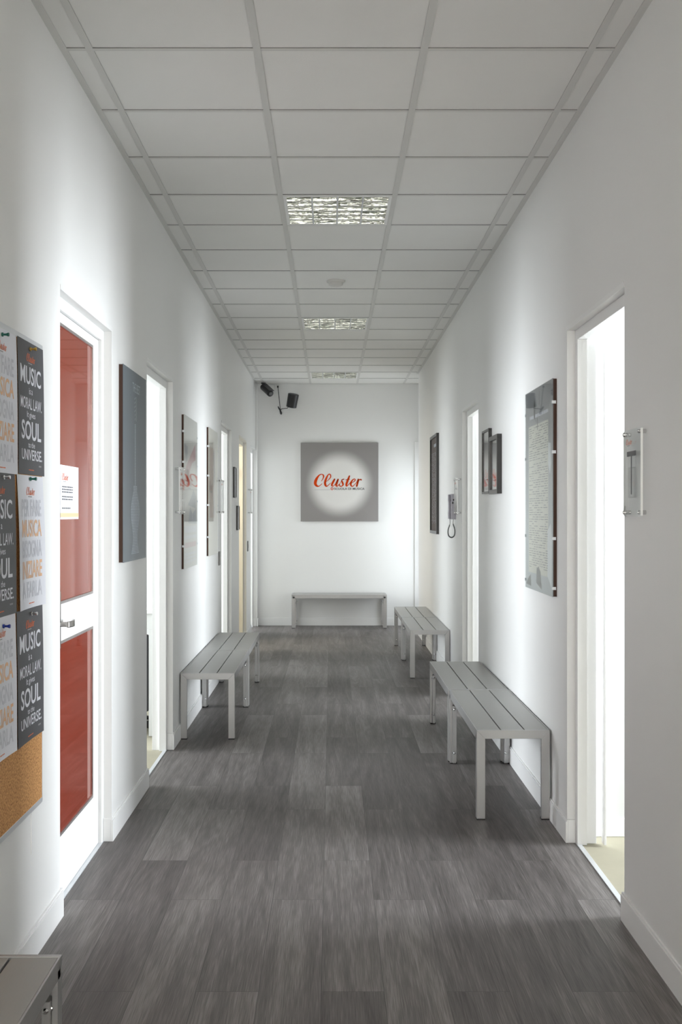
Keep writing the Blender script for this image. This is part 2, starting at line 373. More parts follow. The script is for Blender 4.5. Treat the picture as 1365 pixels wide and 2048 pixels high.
for y in KY:
    for i in range(5):
        a = CX[i]+(0.0135 if i else 0); b = CX[i+1]-(0.0135 if i < 4 else 0)
        if i == 4 and y > 13: b = 1.35
        if y > YB-0.05 or y < Y0: continue
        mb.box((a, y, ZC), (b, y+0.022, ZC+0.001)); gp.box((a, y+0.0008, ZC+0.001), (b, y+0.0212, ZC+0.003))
struct(mb.build('trim_1', M['tee'])); struct(gp.build('trim_2', M['gap']))  # black strips paint in the shade line between tees and tiles
mb = MB(); mb.box((XL, Y0, ZC-0.001), (XL+0.026, YB, ZC+0.002)); mb.box((XR-0.026, Y0, ZC-0.001), (XR, YR, ZC+0.002)); mb.box((XL, YB-0.02, ZC-0.001), (1.35, YB, ZC+0.002))
struct(mb.build('trim_3', M['tee']))

# baseboards, with returns into the door reveals
def bboard(name, x, s, opens, y0, y1):
    mb = MB(); ys = [y0] + [v for o in opens for v in o] + [y1]
    for i in range(0, len(ys), 2):
        a, b = ys[i], ys[i+1]
        if i > 0: a -= 0.012
        if i < len(ys)-2: b += 0.012
        for t, z0, z1 in ((0.011, 0, 0.093), (0.007, 0.093, 0.101)):
            mb.box((x, a, z0), (x+s*t, b, z1))
    for a, b in opens:
        for yy, d in ((a, 0.012), (b, -0.012)):
            mb.box((x, yy, 0), (x-s*0.032, yy+d, 0.101))
    struct(mb.build(name, M['trim'], bevel=0.0012))
bboard('baseboard_left', XL, 1, LOPEN, Y0, 13.99)
bboard('baseboard_right', XR, -1, ROPEN, Y0, YR)
mb = MB(); mb.box((XL+0.024, YB-0.011, 0), (1.2, YB, 0.093)); mb.box((XL+0.024, YB-0.007, 0.093), (1.2, YB, 0.101)); mb.box((XL+0.024, 13.99, 0), (XL+0.035, 14.1, 0.101))
struct(mb.build('baseboard_back', M['trim'], bevel=0.0012))

# door frames
def door_frame(name, x, s, a, b, m):
    """x wall face, s = direction away from the corridor"""
    mb = MB(); f = 0.045
    xa, xb, xc = x+s*0.033, x+s*0.075, x+s*0.121
    for w_, p, q in ((f, xa, xb), (0.022, xb, xc)):
        mb.box((p, a, 0), (q, a+w_, ZO)); mb.box((p, b-w_, 0), (q, b, ZO)); mb.box((p, a+w_, ZO-w_), (q, b-w_, ZO))
    # slim lip on the wall around the opening
    t = -s*0.003
    mb.box((x, b, 0.1), (x+t, b+0.02, ZO+0.02)); mb.box((x, a, ZO), (x+t, b, ZO+0.02))
    return struct(mb.build(name, m, bevel=0.001))
D = []
for i, (a, b) in enumerate(LOPEN): D.append(door_frame('door_%d' % (i+1), XL, -1, a, b, M['cream'] if i == 3 else M['trim']))
for i, (a, b) in enumerate(ROPEN): D.append(door_frame('door_%d' % (i+6), XR, 1, a, b, M['trim']))
# metal floor strips in the doorways
k = 4
for (a, b), x, s in [(o, XL, -1) for o in LOPEN] + [(o, XR, 1) for o in ROPEN]:
    struct(MB().box((x+s*0.030, a+0.012, 0), (x+s*0.052, b-0.012, 0.004)).build('trim_%d' % k, M['strip'], bevel=0.001)); k += 1

# --- side rooms
def room(idx, side, xa, xb, y0, y1, m=None, floor_m=None, bb=True, zc=3.0):
    m = m or M['roomwall']
    s = -1 if side == 'left' else 1
    xa, xb = s*abs(xa), s*abs(xb)
    mb = MB()
    mb.box((xa, y1, 0), (xb, y1+0.08, 3.35)); mb.box((xa, y0-0.08, 0), (xb, y0, 3.35)); mb.box((xb, y0-0.08, 0), (xb+s*0.1, y1+0.08, 3.35))
    struct(mb.build('wall_room_%d' % idx, m))
    struct(MB().box((s*1.0, y0, -0.03), (xb, y1, -0.001)).build('floor_room_%d' % idx, floor_m or M['lino']))
    struct(MB().box((xa, y0, zc), (xb, y1, zc+0.02)).build('ceiling_room_%d' % idx, m))
    if bb:
        mb = MB(); mb.box((xa, y1-0.011, 0), (xb, y1, 0.08)); mb.box((xa, y0, 0), (xb, y0+0.011, 0.08)); mb.box((xb-s*0.011, y0, 0), (xb, y1, 0.08))
        struct(mb.build('baseboard_room_%d' % idx, M['trim'], bevel=0.001))
XLi, XRi = XL-TH, XR+TH
room(1, 'right', XRi, 4.5, 2.2, 4.91)
room(2, 'right', XRi, 4.5, 5.05, 9.6)
room(3, 'left', XLi, 4.5, 5.0, 8.3)
room(4, 'left', XLi, 4.5, 8.45, 11.15)
room(5, 'left', XLi, 2.9, 11.3, 12.9, M['cream'])
room(6, 'left', XLi, 3.4, 13.0, 14.09)
# recess with a glazed door beyond the end of the right wall
mb = MB(); mb.box((1.25, YR, 0), (1.37, 13.24, 3.35)); mb.box((1.25, 13.92, 0), (1.37, 14.1, 3.35)); mb.box((1.25, 13.24, 2.1), (1.37, 13.92, 3.35)); mb.box((XRi-0.001, YR-0.12, 0), (1.37, YR, 3.35))
struct(mb.build('wall_recess', M['wall']))
mb = MB(); mb.box((1.235, 13.2, 0), (1.27, 13.27, 2.14)); mb.box((1.235, 13.89, 0), (1.27, 13.96, 2.14)); mb.box((1.235, 13.27, 2.07), (1.27, 13.89, 2.14))
mb.box((1.245, 13.27, 0.0), (1.27, 13.89, 0.14)); mb.box((1.245, 13.27, 0.95), (1.27, 13.89, 1.03))
d8 = struct(mb.build('door_8', M['trim'], bevel=0.001))
MB().box((1.256, 13.27, 0.14), (1.26, 13.89, 0.95)).box((1.256, 13.27, 1.03), (1.26, 13.89, 2.07)).build('glass', M['clear'], d8)
struct(MB().box((1.075, YB-0.03, 0), (1.25, YB, 2.36)).build('trim_20', M['trim'], bevel=0.002))

# windows of the side rooms (frames in front of the daylight)
def window(n, x, yc, wy, hz, zc=1.55):
    mb = MB(); t = 0.05; s = 1 if x > 0 else -1
    a, b, c, d = yc-wy/2, yc+wy/2, zc-hz/2, zc+hz/2
    for q in ((a-t, a), (b, b+t), (yc-t/2, yc+t/2)): mb.box((x-s*0.10, q[0], c-t), (x-s*0.16, q[1], d+t))
    for q in ((c-t, c), (d, d+t)): mb.box((x-s*0.10, a, q[0]), (x-s*0.16, b, q[1]))
    struct(mb.build('window_%d' % n, M['trim'], bevel=0.002))
window(1, 4.45, 4.3, 1.1, 1.9); window(2, 4.45, 8.0, 2.2, 1.9); window(3, -4.45, 6.6, 2.2, 1.9); window(4, -4.45, 10.0, 1.6, 1.9)

# --- glazed door leaf in the first left doorway
d1 = D[0]; xf = XL-0.047; xbk = XL-0.085
ya, yb_ = 3.972, 4.791; zt = ZO-0.047
lf = MB()
gy0, gy1 = ya+0.085, yb_-0.105; gl_lo = (0.231, 0.965); gl_up = (1.104, 2.165)
lf.box((xf, ya, 0.006), (xbk, gy0, zt)); lf.box((xf, gy1, 0.006), (xbk, yb_, zt))
lf.box((xf, gy0, 0.006), (xbk, gy1, gl_lo[0])); lf.box((xf, gy0, gl_lo[1]), (xbk, gy1, gl_up[0])); lf.box((xf, gy0, gl_up[1]), (xbk, gy1, zt))
leaf = lf.build('door_leaf', M['trim'], d1, bevel=0.001)
for z0, z1 in (gl_lo, gl_up):
    g = MB().box((xf-0.004, gy0, z0), (xf-0.012, gy1, z1)).build('glass_pane', M['redglass'], leaf); g['label'] = 'reflective red glass pane'
    bd = MB(); t = 0.011
    bd.box((xf+0.001, gy0, z0), (xf-0.004, gy0+t, z1)); bd.box((xf+0.001, gy1-t, z0), (xf-0.004, gy1, z1))
    bd.box((xf+0.001, gy0+t, z0), (xf-0.004, gy1-t, z0+t)); bd.box((xf+0.001, gy0+t, z1-t), (xf-0.004, gy1-t, z1)); bd.build('glazing_bead', M['beadm'], leaf)
hd = MB(); hd.box((xf, 4.05, 0.94), (xf+0.006, 4.106, 1.155)); pl = hd.build('handle_plate', M['handle'], leaf, bevel=0.002)
hl = MB(); hl.cyl((xf, 4.055, 1.035), (xf+0.045, 4.055, 1.035), 0.009, 12)
lev = catmull([(xf+0.045, 4.045, 0.011), (xf+0.052, 4.08, 0.012), (xf+0.05, 4.12, 0.013), (xf+0.038, 4.165, 0.012)], 4)
ring = []
for x, y, h_ in lev: ring.append([(x-0.005, y, 1.035-h_), (x+0.005, y, 1.035-h_), (x+0.005, y, 1.035+h_), (x-0.005, y, 1.035+h_)])
n = len(ring); hl.add([p for r_ in ring for p in r_], [(4*i+k_, 4*i+(k_+1) % 4, 4*(i+1)+(k_+1) % 4, 4*(i+1)+k_) for i in range(n-1) for k_ in range(4)] + [(0, 1, 2, 3), (4*n-4, 4*n-3, 4*n-2, 4*n-1)])
hl.build('lever_handle', M['handle'], leaf, bevel=0.003)
# cream door leaf standing ajar in the fourth left doorway
d4 = D[3]
lf4 = MB().box((XL-0.11, 12.43, 0.008), (XL-0.62, 12.47, 2.2)).build('door_leaf', M['cream'], d4, bevel=0.001)
hg = MB()
for z in (0.3, 1.9): hg.cyl((XL-0.105, 12.425, z-0.045), (XL-0.105, 12.425, z+0.045), 0.008, 10)
hg.build('hinge', M['chrome'], d4)
# open white door leaves seen edge-on in the bright doorways
for dd, x, s, y in ((D[5], XR, 1, 4.80), (D[6], XR, 1, 8.64)):
    MB().box((x+s*0.142, y-0.055, 0.008), (x+s*0.152, y-0.012, 2.2)).build('door_stop', M['trim'], dd, bevel=0.001)

# ------------------------------------------------------------------ benches
def make_bench(label, group):
    t = thing('metal_bench', (0, 0, 0), label, 'bench', group)
    W_, L_, Z_ = 0.345, 1.196, 0.423; hw, hl_ = W_/2, L_/2; q = 0.04
    sw = (W_-0.012-2*0.006)/3
    for i in range(3):
        x0 = -hw+0.006+i*(sw+0.006)
        MB().box((x0, -hl_+0.014, Z_-0.022), (x0+sw, hl_-0.014, Z_-0.0015)).build('seat_slat', M['slat'], t, bevel=0.0012)
    MB().box((-hw+0.02, -hl_+0.045, Z_-0.034), (hw-0.02, hl_-0.045, Z_-0.0245)).build('gap_dark_liner', M['foot'], t)  # black sheet added under the slats so their gaps read dark
    for sy in (-1, 1):
        y0 = sy*hl_; d = (0, -sy*0.014, 0)
        MB().prism([(-hw+0.0006, y0, Z_), (-hw+q+0.0006, y0, Z_-q), (hw-q-0.0006, y0, Z_-q), (hw-0.0006, y0, Z_)], d).build('end_rail', M['alu'], t, bevel=0.0008)
        for sx in (-1, 1):
            a, b = sx*hw, sx*(hw-q)
            lg = MB().prism([(a, y0, 0.006), (b, y0, 0.006), (b, y0, Z_-q), (a, y0, Z_)], (0, -sy*0.014, 0))
            lg.box((a, y0-sy*0.014, 0.006), (a-sx*0.014, y0-sy*0.04, Z_-0.023))
            leg = lg.build('leg', M['alu'], t, bevel=0.0008)
            br_ = MB().box((a-sx*0.0145, y0-sy*0.0145, 0.006), (a-sx*0.034, y0-sy*0.052, 0.335)).build('inner_post', M['alu'], leg, bevel=0.0015)
            MB().box((a-sx*0.001, y0-sy*0.001, 0), (b+sx*0.001, y0-sy*0.038, 0.006)).build('foot_pad', M['foot'], leg)
            for z in (0.065, 0.315):
                bo = MB(); c = V((a-sx*0.025, y0-sy*0.052, z)); bo.tube([c, c+V((0, -sy*0.003, 0)), c+V((0, -sy*0.006, 0))], [0.0075, 0.007, 0.0035], 12)
                bo.build('bolt', M['chrome'], leg, smooth=True)
                bo = MB(); c = V((a-sx*0.0145, y0-sy*0.036, z)); bo.tube([c, c+V((sx*0.0025, 0, 0)), c+V((sx*0.005, 0, 0))], [0.0075, 0.007, 0.0035], 12)
                bo.build('bolt', M['chrome'], leg, smooth=True)
    for sx in (-1, 1):
        MB().box((sx*hw, -hl_+0.0145, Z_-0.045), (sx*(hw-0.005), hl_-0.0145, Z_)).build('side_rail', M['alu'], t, bevel=0.0008)
    return t
GB = 'brushed metal benches of the corridor'
bench = make_bench('', GB)
spots = [
 (0.859, 5.762, 0, 'grey metal slatted bench nearest on the right, under the glass-clipped info sheet'),
 (0.853, 6.966, 0, 'grey metal slatted bench butted behind the near right one, before the second right doorway'),
 (0.865, 10.185, 0, 'grey metal slatted bench beyond the second right doorway, nearer of the distant pair'),
 (0.862, 11.385, 0, 'grey metal slatted bench at the far right, rear of the distant pair'),
 (-0.791, 7.60, 0, 'grey metal slatted bench on the left, front one of the pair beyond the bright doorway'),
 (-0.789, 8.80, 0, 'grey metal slatted bench on the left, rear one of the pair under the beige poster'),
 (-0.798, 1.945, 0, 'metal bench cut off at bottom left corner, below the cork board'),
 (0.10, 13.905, math.pi/2, 'metal bench standing crosswise against the end wall under the logo sign')]
for i, (x, y, rz, lab) in enumerate(spots):
    b = bench if i == 0 else copy_tree(bench)
    b.location = (x, y, 0); b.rotation_euler.z = rz; b['label'] = lab

# ------------------------------------------------------------------ ceiling lights
def make_fixture(y0):
    x0, x1, y1 = -0.267+0.0135, 0.333-0.0135, y0+0.6
    y0 += 0.022
    cx = (x0+x1)/2
    t = thing('ceiling_light', (cx, (y0+y1)/2, ZC-0.002), '', 'ceiling light', 'square louvred ceiling lights')
    z = ZC-0.002; f = 0.016
    fr = MB(); fr.box((x0, y0, z), (x0+f, y1, z+0.02)); fr.box((x1-f, y0, z), (x1, y1, z+0.02)); fr.box((x0+f, y0, z), (x1-f, y0+f, z+0.02)); fr.box((x0+f, y1-f, z), (x1-f, y1, z+0.02))
    fr.build('frame', M['trim'], t, bevel=0.001)
    hs = MB(); zz = z+0.085
    hs.add([(x0+f, y0+f, z+0.02), (x1-f, y0+f, z+0.02), (x1-f, y1-f, z+0.02), (x0+f, y1-f, z+0.02), (x0+f, y0+f, zz), (x1-f, y0+f, zz), (x1-f, y1-f, zz), (x0+f, y1-f, zz)],
           [(0, 1, 5, 4), (1, 2, 6, 5), (2, 3, 7, 6), (3, 0, 4, 7), (4, 5, 6, 7)])
    hs.build('housing', M['mirror'], t)
    nc, nr = 4, 6; cw = (x1-x0-2*f)/nc; rw = (y1-y0-2*f)/nr
    for i in range(nc):      # tubes along the corridor
        xm = x0+f+cw*(i+0.5)
        MB().cyl((xm, y0+0.02, z+0.06), (xm, y1-0.02, z+0.06), 0.013, 14).build('tube', M['tube'], t, smooth=True)
    for i in range(1, nc):   # V-shaped long dividers
        xm = x0+f+cw*i
        MB().prism([(xm-0.003, y0+f, z+0.004), (xm+0.003, y0+f, z+0.004), (xm+0.020, y0+f, z+0.05), (xm-0.020, y0+f, z+0.05)], (0, y1-y0-2*f, 0)).build('divider', M['mirror'], t)
        MB().box((xm-0.0045, y0+f, z+0.0005), (xm+0.0045, y1-f, z+0.0038)).build('divider_edge', M['strip'], t)
    for i in range(nr+1):    # curved cross blades
        ym = y0+f+rw*i
        mb = MB(); a, b = x0+f, x1-f
        prof = [(0.0, 0.003), (0.004, 0.005), (0.006, 0.012), (0.0085, 0.024), (0.016, 0.034)]
        lo, hi = (0 if i == 0 else -1), (0 if i == nr else 1)
        pts = [(p*lo if lo else 0, zz_) for p, zz_ in reversed(prof)] + [(p*hi if hi else 0.0005, zz_) for p, zz_ in prof]
        mb.prism([(a, ym+p, z+q) for p, q in pts], (b-a, 0, 0))
        bl = mb.build('louvre_blade', M['mirror'], t)
        if 0 < i < nr: MB().box((a, ym-0.0022, z+0.0012), (b, ym+0.0022, z+0.0032)).build('blade_tip', M['trim'], bl)
    return t
fx = make_fixture(FIX[0]); fx['label'] = 'square louvred ceiling light nearest the camera'
for y, lab in ((FIX[1], 'square louvred ceiling light in the middle, beyond the smoke detector'), (FIX[2], 'small far square louvred ceiling light close to the end wall')):
    c = copy_tree(fx); c.location.y += y-FIX[0]; c['label'] = lab
# smoke detector
sd = thing('smoke_detector', (0.032, 7.84, ZC+0.003), 'round white smoke detector on the ceiling between two louvred lights', 'smoke detector')
def lathe(c, prof, seg=28):
    mb = MB(); rings = []
    for r_, z in prof: rings += [(c[0]+r_*math.cos(2*math.pi*k/seg), c[1]+r_*math.sin(2*math.pi*k/seg), c[2]+z) for k in range(seg)]
    n = len(prof); fs = [(i*seg+k, i*seg+(k+1) % seg, (i+1)*seg+(k+1) % seg, (i+1)*seg+k) for i in range(n-1) for k in range(seg)]
    fs += [tuple(range(seg)), tuple((n-1)*seg+k for k in range(seg))]
    return mb.add(rings, fs)
lathe((0.032, 7.84, ZC+0.003), [(0.065, 0), (0.065, -0.010), (0.060, -0.016)]).build('base', M['white_plastic'], sd, smooth=True)
lathe((0.032, 7.84, ZC+0.003), [(0.052, -0.016), (0.050, -0.034), (0.036, -0.040), (0.015, -0.042)]).build('sensor_cap', M['white_plastic'], sd, smooth=True)

# ------------------------------------------------------------------ cork board and its posters
yb0, yb1, zb0, zb1 = 2.62, 3.64, 0.488, 2.004
cb = thing('notice_board', (XL, (yb0+yb1)/2, zb0), 'cork notice board with aluminium frame on the left wall, full of posters', 'notice board')
MB().box((XL, yb0+0.012, zb0+0.012), (XL+0.012, yb1-0.004, zb1-0.012)).build('cork_panel', M['cork'], cb)
fr = MB(); fr.box((XL, yb0, zb1-0.018), (XL+0.0128, yb1, zb1)); fr.box((XL, yb0, zb0), (XL+0.0128, yb1, zb0+0.018)); fr.box((XL, yb0, zb0+0.018), (XL+0.0128, yb0+0.014, zb1-0.018)); fr.box((XL, yb1-0.005, zb0+0.018), (XL+0.0128, yb1, zb1-0.018))
fr.build('frame', M['strip'], cb, bevel=0.001)
xb_ = XL+0.0135
def paper(y0, z0, dark, lab, seed, curl=0.012, wd=0.297, ht=0.42):
    r_ = random.Random(seed)
    pl = left_plane(y0, z0, xb_)
    def surf(u, v, h=0.0):
        k = v/ht
        bow = curl*(0.55*math.sin(k*math.pi)*0.6 + 0.5*(1-k)**3) * (0.35+0.65*(2*u/wd-1)**2)
        return pl.P(u, v, bow+0.001+h)
    nu, nv = 10, 28
    mb = MB(); vs = [surf(wd*i/nu, ht*j/nv) for j in range(nv+1) for i in range(nu+1)]
    vs += [surf(wd*i/nu, ht*j/nv, -0.0005) for j in range(nv+1) for i in range(nu+1)]
    nn = (nu+1)*(nv+1)
    fs = [(j*(nu+1)+i, j*(nu+1)+i+1, (j+1)*(nu+1)+i+1, (j+1)*(nu+1)+i) for j in range(nv) for i in range(nu)]
    mb.add(vs, fs + [tuple(nn+k for k in f) for f in fs])
    t = thing('paper_poster', pl.P(wd/2, 0), lab, 'poster', 'posters pinned to the cork board')
    mb.build('sheet', M['dark_paper'] if dark else M['white_paper'], t, smooth=True)
    S = lambda u, v: surf(u, v, 0.0007)
    logo(t, S, 0.10, ht-0.062, 0.095, M['ink_orange'] , M['ink_dim'], detail=False)
    if dark:
        a = MB()
        for body, u0, u1, v0, v1, bo in (('MUSIC', .025, .262, .273, .330, .014), ('is a', .125, .165, .243, .263, .006), ('MORAL LAW.', .025, .268, .195, .231, .008), ('It gives', .10, .195, .163, .188, .004),
                                     ('SOUL', .035, .260, .098, .158, .018), ('to the', .115, .190, .074, .092, .004), ('UNIVERSE.', .037, .270, .034, .068, .012)):
            a = MB(); put_text(a, S, body, u0, u1, v0+0.012, v1+0.012, bo); a.build('lettering', M['ink_white'], t)
        a = MB(); dashes(a, S, .235, .262, .028, .005, r_, .004, .009, .002); a.build('signature', M['ink_dim'], t)
    else:
        for body, v0, v1, c in (('PER FARE', .278, .332, 0), ('MUSICA', .213, .268, 1), ('BISOGNA', .148, .203, 0), ('INIZIARE', .083, .138, 1), ('A FARLA', .022, .073, 0)):
            a = MB(); put_text(a, S, body, .04, .262, v0+0.012, v1+0.012, 0.02); a.build('lettering', M['ink_peach'] if c else M['ink_grey'], t)
    a = MB(); dashes(a, S, .12, .18, .014, .003, r_, .01, .02, .002); a.build('footer_line', M['ink_orange'], t)
    return t
y2 = 3.634-0.297; y1_ = 3.325-0.297
paper(y2+0.003, 1.569, True, 'dark grey MUSIC SOUL poster, top of the column nearest the glass door', 1, 0.010)
paper(y2-0.002, 1.147, False, 'white and peach lettered poster in the middle of the column nearest the glass door', 2, 0.022)
paper(y2-0.004, 0.727, True, 'dark grey MUSIC SOUL poster, lowest of the column nearest the glass door', 3, 0.010)
paper(y1_+0.004, 1.565, False, 'white and peach poster at the top left, cut by the picture edge', 4, 0.010)
paper(y1_-0.012, 1.146, True, 'dark grey MUSIC poster in the middle row, cut by the left picture edge', 5, 0.012)
paper(y1_-0.006, 0.729, False, 'white and peach poster in the lowest row, cut by the left picture edge', 6, 0.012)
def pin(y, z, m, lab):
    t = thing('push_pin', (xb_+0.004, y, z), lab, 'push pin', 'push pins of the notice board')
    x = xb_+0.003
    MB().tube([(x, y, z), (x+0.004, y, z)], 0.0062, 12).build('collar', m, t, smooth=True)
    MB().tube([(x+0.004, y, z), (x+0.012, y, z), (x+0.018, y, z), (x+0.021, y, z)], [0.003, 0.0034, 0.0058, 0.0054], 12).build('grip', m, t, smooth=True)
pin(3.178, 1.966, M['green'], 'green push pin in the top left white poster')
pin(3.475, 1.968, M['gold'], 'brass push pin at the top of the upper dark poster')
pin(3.19, 1.552, M['silver'], 'silver push pin holding the middle dark poster')
pin(3.475, 1.556, M['green'], 'green push pin at the top of the middle white poster')
pin(3.485, 1.128, M['silver'], 'silver push pin at the top of the lowest dark poster')
pin(3.19, 1.118, M['blue'], 'blue push pin at the top of the lowest white poster')

# faint painted-over cable run low on the left wall
tag(MB().tube([(XL+0.001, 3.545, 0.345), (XL+0.001, 3.545, 0.50), (XL+0.001, 3.56, 0.525), (XL+0.001, 3.63, 0.55)], 0.0022, 8).build('wall_cable', M['wall'], smooth=True),
    'thin white painted-over cable low on the wall under the cork board', 'cable')

# notice sheet on the red glass
pl = left_plane(4.13, 1.424, xf-0.0035)
t = thing('paper_notice', pl.P(0.148, 0), 'white landscape notice taped to the red door glass', 'notice')
MB().pbox(pl, 0, 0.297, 0, 0.207, 0, 0.0006).build('sheet', M['white_paper'], t)
S = lambda u, v: pl.P(u, v, 0.0012)
logo(t, S, 0.025, 0.150, 0.10, M['ink_orange'], M['ink_dim'], detail=False)
a = MB(); r_ = random.Random(3)
for v in (0.122, 0.112, 0.102, 0.084, 0.074, 0.040): dashes(a, S, 0.025, 0.20 if v > 0.05 else 0.16, v, 0.005, r_, 0.008, 0.03, 0.004)
a.build('lettering', M['ink_dark'], t)
MB().add([S(0.0, 0.008), S(0.297, 0.008), S(0.297, 0.024), S(0.0, 0.024)], [(0, 1, 2, 3)]).build('orange_band', M['ink_peach'], t)

# ------------------------------------------------------------------ wall posters
def board(name, pl, wd, ht, h0, th, front, lab, cat, group=None, back=M['mdf'], inset=0.0, lean=0.0):
    t = thing(name, pl.P(wd/2, 0, 0), lab, cat, group)
    MB().pbox(pl, 0.002, wd-0.002, 0.002, ht-0.002, h0, th-0.003).build('backing_board', back, t)
    MB().pbox(pl, 0, wd, 0, ht, th-0.003, th-0.0015).build('print', front, t)
    return t
# A: slate grey panel with a text column in the outline of a guitar
pl = left_plane(5.01, 1.2195)
t = board('wall_poster', pl, 0.62, 0.912, 0.0, 0.021, M['slate'], 'slate grey guitar-shaped text poster on the left wall beside the first bright doorway', 'poster')
S = lambda u, v: pl.P(u, v, 0.0203)
a = MB(); put_text(a, S, 'THE BEST', 0.24, 0.44, 0.812, 0.857, 0.0); a.build('title', M['ink_pale'], t)
a = MB(); r_ = random.Random(11); v = 0.775
while v > 0.03:
    if v > 0.70: hw_ = 0.022
    elif v > 0.36: hw_ = 0.014
    elif v > 0.33: hw_ = 0.05
    else:
        q = (0.33-v)/0.30
        hw_ = 0.075+0.035*math.sin(q*math.pi*2.2-0.6)+0.03*q
    st = 0.0075
    if v > 0.66: 
        a.poly([S(0.31-hw_*0.8, v), S(0.31+hw_*0.2, v+0.012), S(0.31+hw_*0.2, v+0.018), S(0.31-hw_*0.8, v+0.006)]); st = 0.02
        a.poly([S(0.335, v), S(0.341, v), S(0.341, v+0.02), S(0.335, v+0.02)])
    else: dashes(a, S, 0.31-hw_, 0.31+hw_, v, 0.0042, r_, 0.006, 0.026, 0.003)
    v -= st
a.build('lettering', M['ink_pale'], t)

# clip-framed posters
def clips(t, pl, wd, ht, th, vs):
    for v in vs:
        for u, s in ((0, -1), (wd, 1)):
            mb = MB(); mb.pbox(pl, u-s*0.012, u+s*0.002, v-0.007, v+0.007, th+0.002, th+0.0032); mb.pbox(pl, u+s*0.001, u+s*0.0025, v-0.007, v+0.007, 0.004, th+0.0032)
            mb.build('clip', M['strip'], t, bevel=0.0005)
# B: pale collage; reflections on it are painted in with the print
pl = left_plane(7.115, 1.081)
m = mat('pale_collage_print', (0.55, 0.54, 0.50, 1), 0.5, noise=0.12, nscale=5)
t = board('wall_poster', pl, 0.70, 1.01, 0.0, 0.016, m, 'pale collage poster with pink diagonals, behind the acrylic sign on the left wall', 'poster', 'large clip-framed posters')
S = lambda u, v: pl.P(u, v, 0.0147)
pink = mat('dusty_pink_ink', (0.48, 0.27, 0.27, 1), 0.6, noise=0.3, nscale=20); gb = mat('blue_grey_ink', (0.33, 0.36, 0.37, 1), 0.6, noise=0.35, nscale=14)
MB().poly([S(.04, .62), S(.12, .68), S(.60, .85), S(.62, .74), S(.42, .71), S(.14, .56)]).poly([S(.10, .55), S(.28, .56), S(.24, .66), S(.12, .66)]).build('pink_shapes', pink, t)
MB().poly([S(.03, .82), S(.20, .81), S(.18, .72), S(.10, .70)]).poly([S(.20, .42), S(.62, .40), S(.64, .48), S(.5, .53), S(.36, .47)]).poly([S(.22, .30), S(.66, .29), S(.64, .40), S(.44, .36), S(.32, .41)]).build('grey_shapes', gb, t)
logo(t, S, 0.15, 0.55, 0.30, pink, gb, detail=False)
a = MB(); r_ = random.Random(5)
for v, h_ in ((.235, .045), (.195, .022), (.085, .014), (.060, .012), (.035, .012)): dashes(a, S, .05, .64, v, h_, r_, 0.014, 0.05, 0.010)
a.build('lettering', M['ink_grey'], t)
a = MB(); dashes(a, S, .05, .64, .135, .035, r_, 0.014, 0.04, 0.010); a.build('lettering', pink, t)
MB().pbox(pl, 0, .70, 0, 1.01, 0.0155, 0.0175).build('glass_pane', M['glass'], t)
clips(t, pl, 0.70, 1.01, 0.0165, (0.15, 0.45, 0.70, 0.9))
# C
pl = left_plane(8.54, 1.11)
m = mat('beige_print', (0.56, 0.52, 0.44, 1), 0.5, noise=0.10, nscale=4)
t = board('wall_poster', pl, 0.70, 1.01, 0.0, 0.016, m, 'beige faded poster on the left wall above the rear of the bench pair', 'poster', 'large clip-framed posters')
S = lambda u, v: pl.P(u, v, 0.0147)
tan = mat('tan_ink', (0.42, 0.33, 0.26, 1), 0.6, noise=0.35, nscale=12)
MB().poly([S(.08, .86), S(.44, .86), S(.46, .70), S(.40, .46), S(.44, .30), S(.12, .30), S(.05, .52)]).build('tan_patch', tan, t)
MB().poly([S(.36, .84), S(.44, .84), S(.47, .66), S(.42, .50), S(.46, .32), S(.36, .32), S(.40, .5), S(.38, .68)]).build('grey_shapes', gb, t)
logo(t, S, 0.08, 0.52, 0.26, M['ink_orange'], gb, detail=False)
MB().pbox(pl, 0, .70, 0, 1.01, 0.0155, 0.0175).build('glass_pane', M['glass'], t)
clips(t, pl, 0.70, 1.01, 0.0165, (0.15, 0.40, 0.63, 0.86))
# D: info sheet on the right wall (slightly leaning off the wall at its top)
pl = right_plane(5.76, 1.060)
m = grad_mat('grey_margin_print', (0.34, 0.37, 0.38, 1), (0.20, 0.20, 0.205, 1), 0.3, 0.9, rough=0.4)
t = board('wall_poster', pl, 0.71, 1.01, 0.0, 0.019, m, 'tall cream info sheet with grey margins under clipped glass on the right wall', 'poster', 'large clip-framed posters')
S = lambda u, v: pl.P(u, v, 0.0177)
cream = mat('cream_sheet', (0.56, 0.55, 0.46, 1), 0.6, noise=0.03)
MB().poly([S(.09, .085), S(.60, .085), S(.60, .83), S(.09, .83)]).build('cream_sheet', cream, t)
S2 = lambda u, v: pl.P(u, v, 0.0181)
a = MB(); r_ = random.Random(9); v = .815
while v > .11:
    dashes(a, S2, .11, .59, v, 0.0036, r_, 0.02, 0.10, 0.02, 0.75); v -= 0.0115
a.build('lettering', M['ink_dark'], t)
a = MB(); dashes(a, S, .12, .60, .865, .016, r_, .01, .03, .006); a.build('title', M['ink_grey'], t)
dk = mat('dark_instrument_ink', (0.05, 0.05, 0.045, 1), 0.5, noise=0.4, nscale=30)
mb = MB()
mb.poly([S2(.25+.022*math.cos(k*math.pi/8), .905+.048*math.sin(k*math.pi/8)) for k in range(16)])
mb.poly([S2(.37, .92), S2(.385, .92), S2(.385, .99), S2(.37, .99)]); mb.poly([S2(.322, .80), S2(.334, .80), S2(.334, .86), S2(.322, .86)])
mb.poly([S2(.02, .02), S2(.16, .015), S2(.15, .075), S2(.10, .06)]); mb.poly([S2(.30, .04), S2(.44, .015), S2(.41, .10), S2(.36, .125), S2(.31, .11)])
